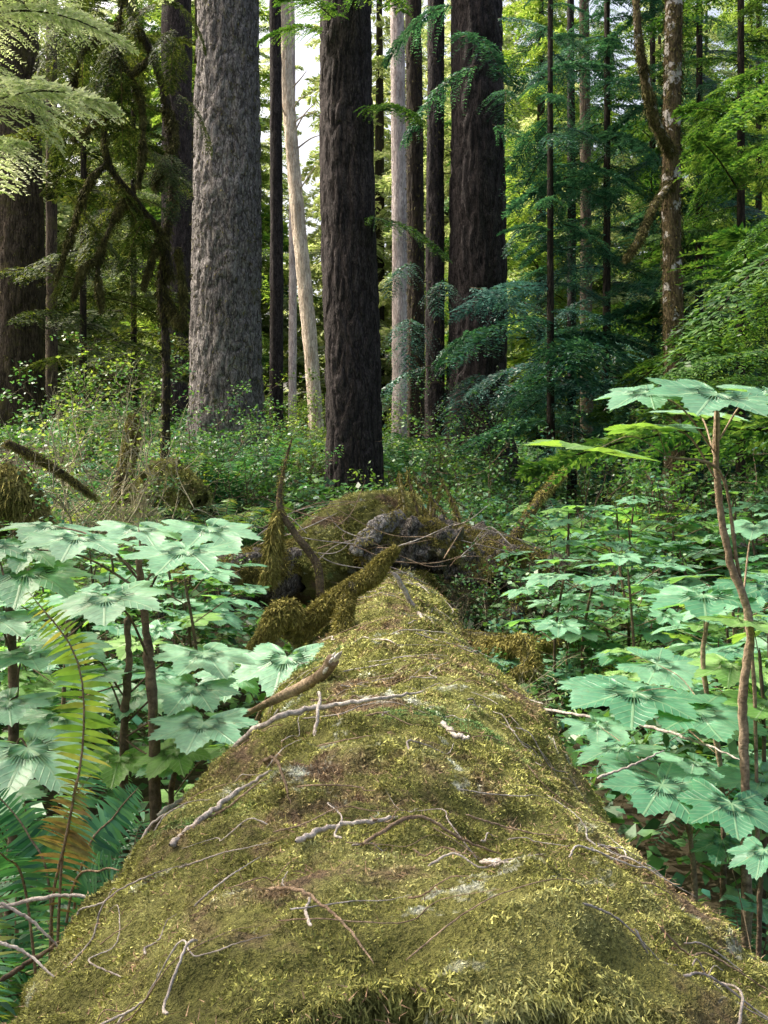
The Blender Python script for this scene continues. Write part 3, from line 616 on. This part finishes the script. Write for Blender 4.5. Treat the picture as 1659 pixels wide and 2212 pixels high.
club([S(1500,2100,2.8),S(1500,1900,2.8),S(1480,1750,2.8)],
     [LF(1430,1700,270,2.7,-2.),LF(1580,1740,240,2.6,-1.),LF(1340,1620,190,3.1,-2.4),LF(1500,1650,200,3.1),LF(1650,1680,200,2.8),LF(1370,1660,160,2.9),LF(1290,1570,150,3.4)],"devil's club with broad layered green leaves",.008,mats=L_clubr,sm=M_twigb)
club([S(1640,2200,2.3),S(1640,2000,2.3),S(1650,1850,2.3)],[LF(1650,1840,160,2.3),LF(1560,1820,130,2.8),LF(1640,1960,150,2.6)],"low devil's club plant with small leaves",.006,mats=L_clubr)
def club_tpl(seed,n,h,w,mat=None):
    r=np.random.default_rng(seed); gs=Geo(); gl=Geo(); gs.add(*tube([(0,0,-.2),(.05,0,h*.5),(0,.05,h)],[.012,.007],6,12))
    for k in range(n):
        a=k*2.4; z=h*(.35+.65*k/n)+.1; q=r.uniform(.2,.42)*(1.2-.5*k/n); c=np.array([cos(a)*q,sin(a)*q,z])
        gs.add(*tube([(0,0,z-.12),c],[.004,.003],4,4)); add_leaf(gl,c,w*r.uniform(.7,1.1),a,-.15+r.normal()*.15)
    return gs.mesh("stem",[M_twigd]),gl.mesh("foliage",[mat or L_club])
CT=[club_tpl(k,8+k,1.0-.12*k,.32,(L_clubr,L_club,L_lit,L_clubr)[k]) for k in range(4)]
def put_club(px,d,s,k):
    x=(px-830)/2150*d; e=thing("devils_club_plant",None,"devil's club shrub with lobed green leaves in the undergrowth","plant",(x,d,G(x,d)),"broad leaved devil's club shrubs")
    e.scale=(s,)*3; e.rotation_euler=(0,0,R.uniform(0,6)); part("stem",CT[k%4][0],e); part("foliage",CT[k%4][1],e)
for k in range(110):
    right=k%4>0
    while True:
        d=R.uniform(3.4,10) if right else R.uniform(2.8,7); x=R.uniform(.95,4.5) if right else -R.uniform(.95,4.)
        px=830+x/d*2150
        if -80<px<1750 and not (d<4.5 and abs(x)<1.3) and not (px<1130 and d>6.5 and right): break
    put_club(px,d,R.uniform(.7,1.05) if d<8 else R.uniform(.9,1.3),(0,3,1,0,3,2)[R.integers(0,6)])

# ------------------------------------------------------------ ferns
def frond(g,P,w,n=38,m=0,face=(0,-1,.3),curl=.2,stem=1,r=.004,fat=.10,t0=0.):
    C=spline(P,n*2); T=nrm(np.gradient(C,axis=0)); fc=np.array(face,float); g.add(*tube(P,[r,r*.3],5,20),stem)
    for k in range(max(4,int(t0*n*2)),n*2-1):
        t=k/(n*2); env=min(1,(t-t0)*5+.15)*(1-t)**.5*1.2; L=w*min(1,env)*(.85+.3*R.random()); s=1 if k%2 else -1
        sd=nrm(np.cross(T[k],fc)); d=nrm(sd*s+T[k]*.28+R.normal(size=3)*.10-np.array([0,0,curl])*1.); wv=T[k]*L*fat+R.normal(size=3)*L*.02
        b=C[k]
        V=[b-wv*.5,b+d*L*.3-wv,b+d*L*.75-wv*.6-[0,0,L*.05],b+d*L-[0,0,L*.15],b+d*L*.75+wv*.5-[0,0,L*.05],b+d*L*.3+wv*1.1,b+wv]
        g.add(V,[[0,1,5,6],[1,2,4,5]],m); g.F.append((np.array([[2,3,4]])+g.n-7,m))
fb=S(110,2100,2.15); fb[2]=G(fb[0],fb[1]); g=Geo()
frond(g,[fb,S(110,2000,2.05),S(145,1800,1.95),S(180,1600,1.9),S(165,1420,1.85),S(60,1275,1.8)],.088,74,fat=.085,t0=.42)
frond(g,[fb,S(130,1920,2.0),S(150,1780,1.95),S(165,1680,1.9)],.075,46,m=2,fat=.08,t0=.25)
frond(g,[fb,S(110,1950,2.1),S(60,1800,2.1),S(-20,1700,2.1)],.085,50,m=3,fat=.075,t0=.2)
frond(g,[fb,S(170,1900,2.15),S(250,1760,2.2),S(300,1700,2.2)],.08,48,m=3,fat=.075,t0=.2)
frond(g,[fb,S(150,1950,2.1),S(220,1880,2.0),S(260,1880,1.9)],.07,40,m=3,fat=.075,t0=.2)
frond(g,[fb,S(60,1950,2.1),S(10,1850,2.0),S(-50,1830,1.9)],.08,40,m=3,fat=.075,t0=.2)
thing("sword_fern",g.mesh("sword_fern",[L_fernY,M_twigb,L_fernB,L_fern],fb),"tall sword fern with yellow green and browning fronds","fern",fb,"sword ferns")
def fern_tpl(seed,nf,L,mat):
    g=Geo(); r=np.random.default_rng(seed)
    for k in range(nf):
        a=k*2.4+r.normal()*.2; q=L*r.uniform(.75,1.1); h=r.uniform(.55,.85)
        P=[(0,0,0),(cos(a)*q*.25,sin(a)*q*.25,q*h*.6),(cos(a)*q*.6,sin(a)*q*.6,q*h*.8),(cos(a)*q*.95,sin(a)*q*.95,q*h*.5)]
        frond(g,P,L*.12,32,face=(cos(a)*.3,sin(a)*.3,1.),curl=.1)
    return g.mesh("sword_fern",[mat,M_twigd])
FT=[fern_tpl(k,13,.9,(L_fern,L_fern,L_fernY)[k]) for k in range(3)]
def put_fern(px,d,s,k):
    x=(px-830)/2150*d; o=thing("sword_fern",FT[k%3],"green sword fern with arching fronds","fern",(x,d,G(x,d)-.02),"sword ferns"); o.scale=(s,)*3; o.rotation_euler=(R.normal()*.1,R.normal()*.1,R.uniform(0,6))
for k,(px,d,s) in enumerate([(40,2.6,.75),(180,2.6,.7),(-40,2.2,.8),(60,3.4,.8),(260,2.9,.6),(130,2.2,.6),(330,10.5,1.1),(400,10.2,1.1),(480,10.8,1.2),(530,11,1.),(250,9.5,1.),(620,11.5,.9),(180,12,1.1),(1650,4,.9),(1500,4.6,.8),(1250,6.5,.8),(1150,10,1.),(1280,11,1.),(1000,12,1.),(1420,9,1.),(450,6.,.7),(1560,3.6,.7),(1620,2.6,.6),(430,12.5,1.3),(560,13.5,1.3),(350,13,1.3),(660,15,1.2),(880,15,1.2),(1220,13,1.2),(100,8,1.),(290,12,1.3),(500,12.3,1.4),(380,9.6,1.1),(560,9.8,.9),(1060,9.8,.9),(120,11,1.2),(40,12,1.3),(960,11,1.)]): put_fern(px,d,s,k)

# ------------------------------------------------------------ twiggy shrubs
def shrub_tpl(seed,h,nb,leaves,lsize,mats):
    r=np.random.default_rng(seed); g=Geo(); tips=[]
    def br(p,d,L,rad,lev):
        q=[p]; 
        for i in range(4): d=nrm(d+r.normal(size=3)*.22+np.array([0,0,.04])); q.append(q[-1]+d*L/4)
        g.add(*tube(q,[rad,rad*.5],4,9),0); tips.extend(q[2:])
        if lev<3:
            for i in range(nb if lev else nb+2):
                k=r.integers(1,5); br(q[k],nrm(d+r.normal(size=3)*.75),L*r.uniform(.4,.65),rad*.55,lev+1)
    for i in range(4): br(np.array([r.normal()*.05,r.normal()*.05,-.1]),nrm(np.array([r.normal()*.4,r.normal()*.4,1.])),h*r.uniform(.6,.9),.010,0)
    if leaves:
        tp=np.array(tips); P=tp[r.integers(0,len(tp),leaves)]+r.normal(size=(leaves,3))*.03
        d=nrm(r.normal(size=P.shape)*[1,1,.4]); n=nrm(np.cross(d,r.normal(size=P.shape)*.5+[0,0,1.])); L=lsize*r.uniform(.6,1.2,(leaves,1))
        V=np.stack([P,P+d*L*.5+n*L*.35,P+d*L,P+d*L*.5-n*L*.35],1).reshape(-1,3); g.add(V,np.arange(len(V)).reshape(-1,4),1)
    return g.mesh("shrub",mats)
SB=[shrub_tpl(1,1.6,3,380,.04,[M_twigy,L_yel]),shrub_tpl(2,1.3,3,1500,.05,[M_twigd,L_cover]),shrub_tpl(3,1.3,3,120,.04,[M_twigy,L_yel]),shrub_tpl(5,1.2,3,1300,.055,[M_twigd,L_shrub])]
LB=["bare twiggy shrub with sparse yellow green leaves","leafy green woodland shrub","dry pale twiggy shrub nearly bare","shrub with bright yellow green leaves"]
for px,d,s,k in [(200,10,1.3,0),(130,10.5,1.4,0),(290,10.8,1.3,0),(240,9.4,1.,2),(170,9.8,1.3,2),(90,9.6,1.2,2),(330,10,1.1,2),(260,9.9,1.4,2),(440,13,1.,1),(420,11.5,.9,1),(520,12,.9,1),(900,10.5,.7,2),(1000,9,.75,2),(1040,8.4,.8,2),(960,7.6,.55,2),(980,13,1.,3),(880,14,1.,1),(1060,12,1.,1),(1180,12,1.2,1),(1300,10,1.2,1),(1350,12.5,1.1,3),(1450,11,1.1,1),(1600,9,1.1,1),(1260,7,.8,1),(1200,5.6,.6,1),(600,13,.9,1),(670,14,.8,3),(60,7.5,.8,1),(330,6.6,.5,1),(700,7.2,.5,2),(250,5.,.6,1),(1180,4.9,.5,2),(1650,14,1.3,3),(1090,7.0,.6,1),(660,20,1.1,3),(850,20,1.1,3),(350,15,1.2,1),(180,15,1.2,3),(640,26,1.2,3),(700,30,1.5,3),(600,32,1.5,3),(860,32,1.5,3),(760,22,1.2,3),(1120,16,1.2,1),(100,13,1.2,1),(560,17,1.2,3)]:
    x=(px-830)/2150*d; o=thing("woodland_shrub",SB[k],LB[k],"shrub",(x,d,G(x,d)),"twiggy woodland shrubs"); o.scale=(s,)*3; o.rotation_euler=(0,0,R.uniform(0,6))

# ------------------------------------------------------------ ground cover
g=Geo(); n=240000
y=R.uniform(0,1,n)**.8*30+2.; x=(R.random(n)-.5)*2*(.46*y+1.2)
cx,cz,rx,rz=lp(np.clip(y,0,11)); ok=~((np.abs(x-cx)<rx*1.0)&(y<11.6)); ok&=~((y>6.8)&(y<8.6)&(x<0)&(x>-2.2)&(R.random(n)<.75)); ok&=~((y>7)&(y<9)&(np.abs(x-.6)<1.4)&(R.random(n)<.6)); x=x[ok];y=y[ok]; n=len(x)
q=fbm(np.stack([x*.8,y*.8,0*x],1),3,12); dens=R.random(n)<(.25+1.5*np.clip(q-.3,0,1)*1.4); x=x[dens];y=y[dens];q=q[dens];n=len(x)
h=R.random(n)**.8*(.12+1.0*np.clip(q-.35,0,1)*1.5); P=np.stack([x,y,gz(x,y)+h+.02],1)
d=nrm(R.normal(size=P.shape)*[1,1,.35]); nn=nrm(np.cross(d,R.normal(size=P.shape)*.45+[0,0,1.])); L=(R.uniform(.03,.10,n)*(1+.3*(y>10)))[:,None]
V=np.stack([P,P+d*L*.35+nn*L*.3,P+d*L-[0,0,.01],P+d*L*.35-nn*L*.3],1).reshape(-1,3); g.add(V,np.arange(len(V)).reshape(-1,4))
thing("undergrowth",g.mesh("undergrowth",[L_cover]),"dense low leafy green undergrowth on the forest floor","undergrowth",kind="stuff")

# ------------------------------------------------------------ light, sky, camera
w=bpy.data.worlds.new("World"); scene.world=w; w.use_nodes=True; nt=w.node_tree
sky=nt.nodes.new('ShaderNodeTexSky'); sky.sky_type='NISHITA'; sky.sun_disc=False
sky.dust_density=9; sky.air_density=.75; sky.ozone_density=.1
el=radians(52); az=radians(-66)   # azimuth clockwise from +Y
sky.sun_elevation=el; sky.sun_rotation=az
tint=nt.nodes.new('ShaderNodeMix'); tint.data_type='RGBA'; tint.blend_type='MULTIPLY'; tint.inputs[0].default_value=1.; tint.inputs[7].default_value=(1.02,1.0,.93,1)
nt.links.new(sky.outputs[0],tint.inputs[6])
bg=nt.nodes['Background']; nt.links.new(tint.outputs[2],bg.inputs[0]); bg.inputs[1].default_value=.43
sd=bpy.data.lights.new("sun","SUN"); sd.energy=5; sd.angle=radians(.6); sd.color=(1,.95,.85)
so=link(bpy.data.objects.new("sun",sd))
from mathutils import Vector
v=Vector((math.sin(az)*cos(el),math.cos(az)*cos(el),sin(el))); so.rotation_euler=v.to_track_quat('Z','Y').to_euler()
cam=bpy.data.cameras.new("camera"); co=link(bpy.data.objects.new("camera",cam)); co.location=(0,0,EYE); co.rotation_euler=(pi/2,0,0)
cam.sensor_fit='VERTICAL'; cam.sensor_height=36; cam.sensor_width=27; cam.lens=35; cam.shift_y=-96/2212; cam.clip_end=1000; cam.clip_start=.05
scene.camera=co
scene.view_settings.view_transform='Standard'; scene.view_settings.look='None'; scene.view_settings.exposure=0
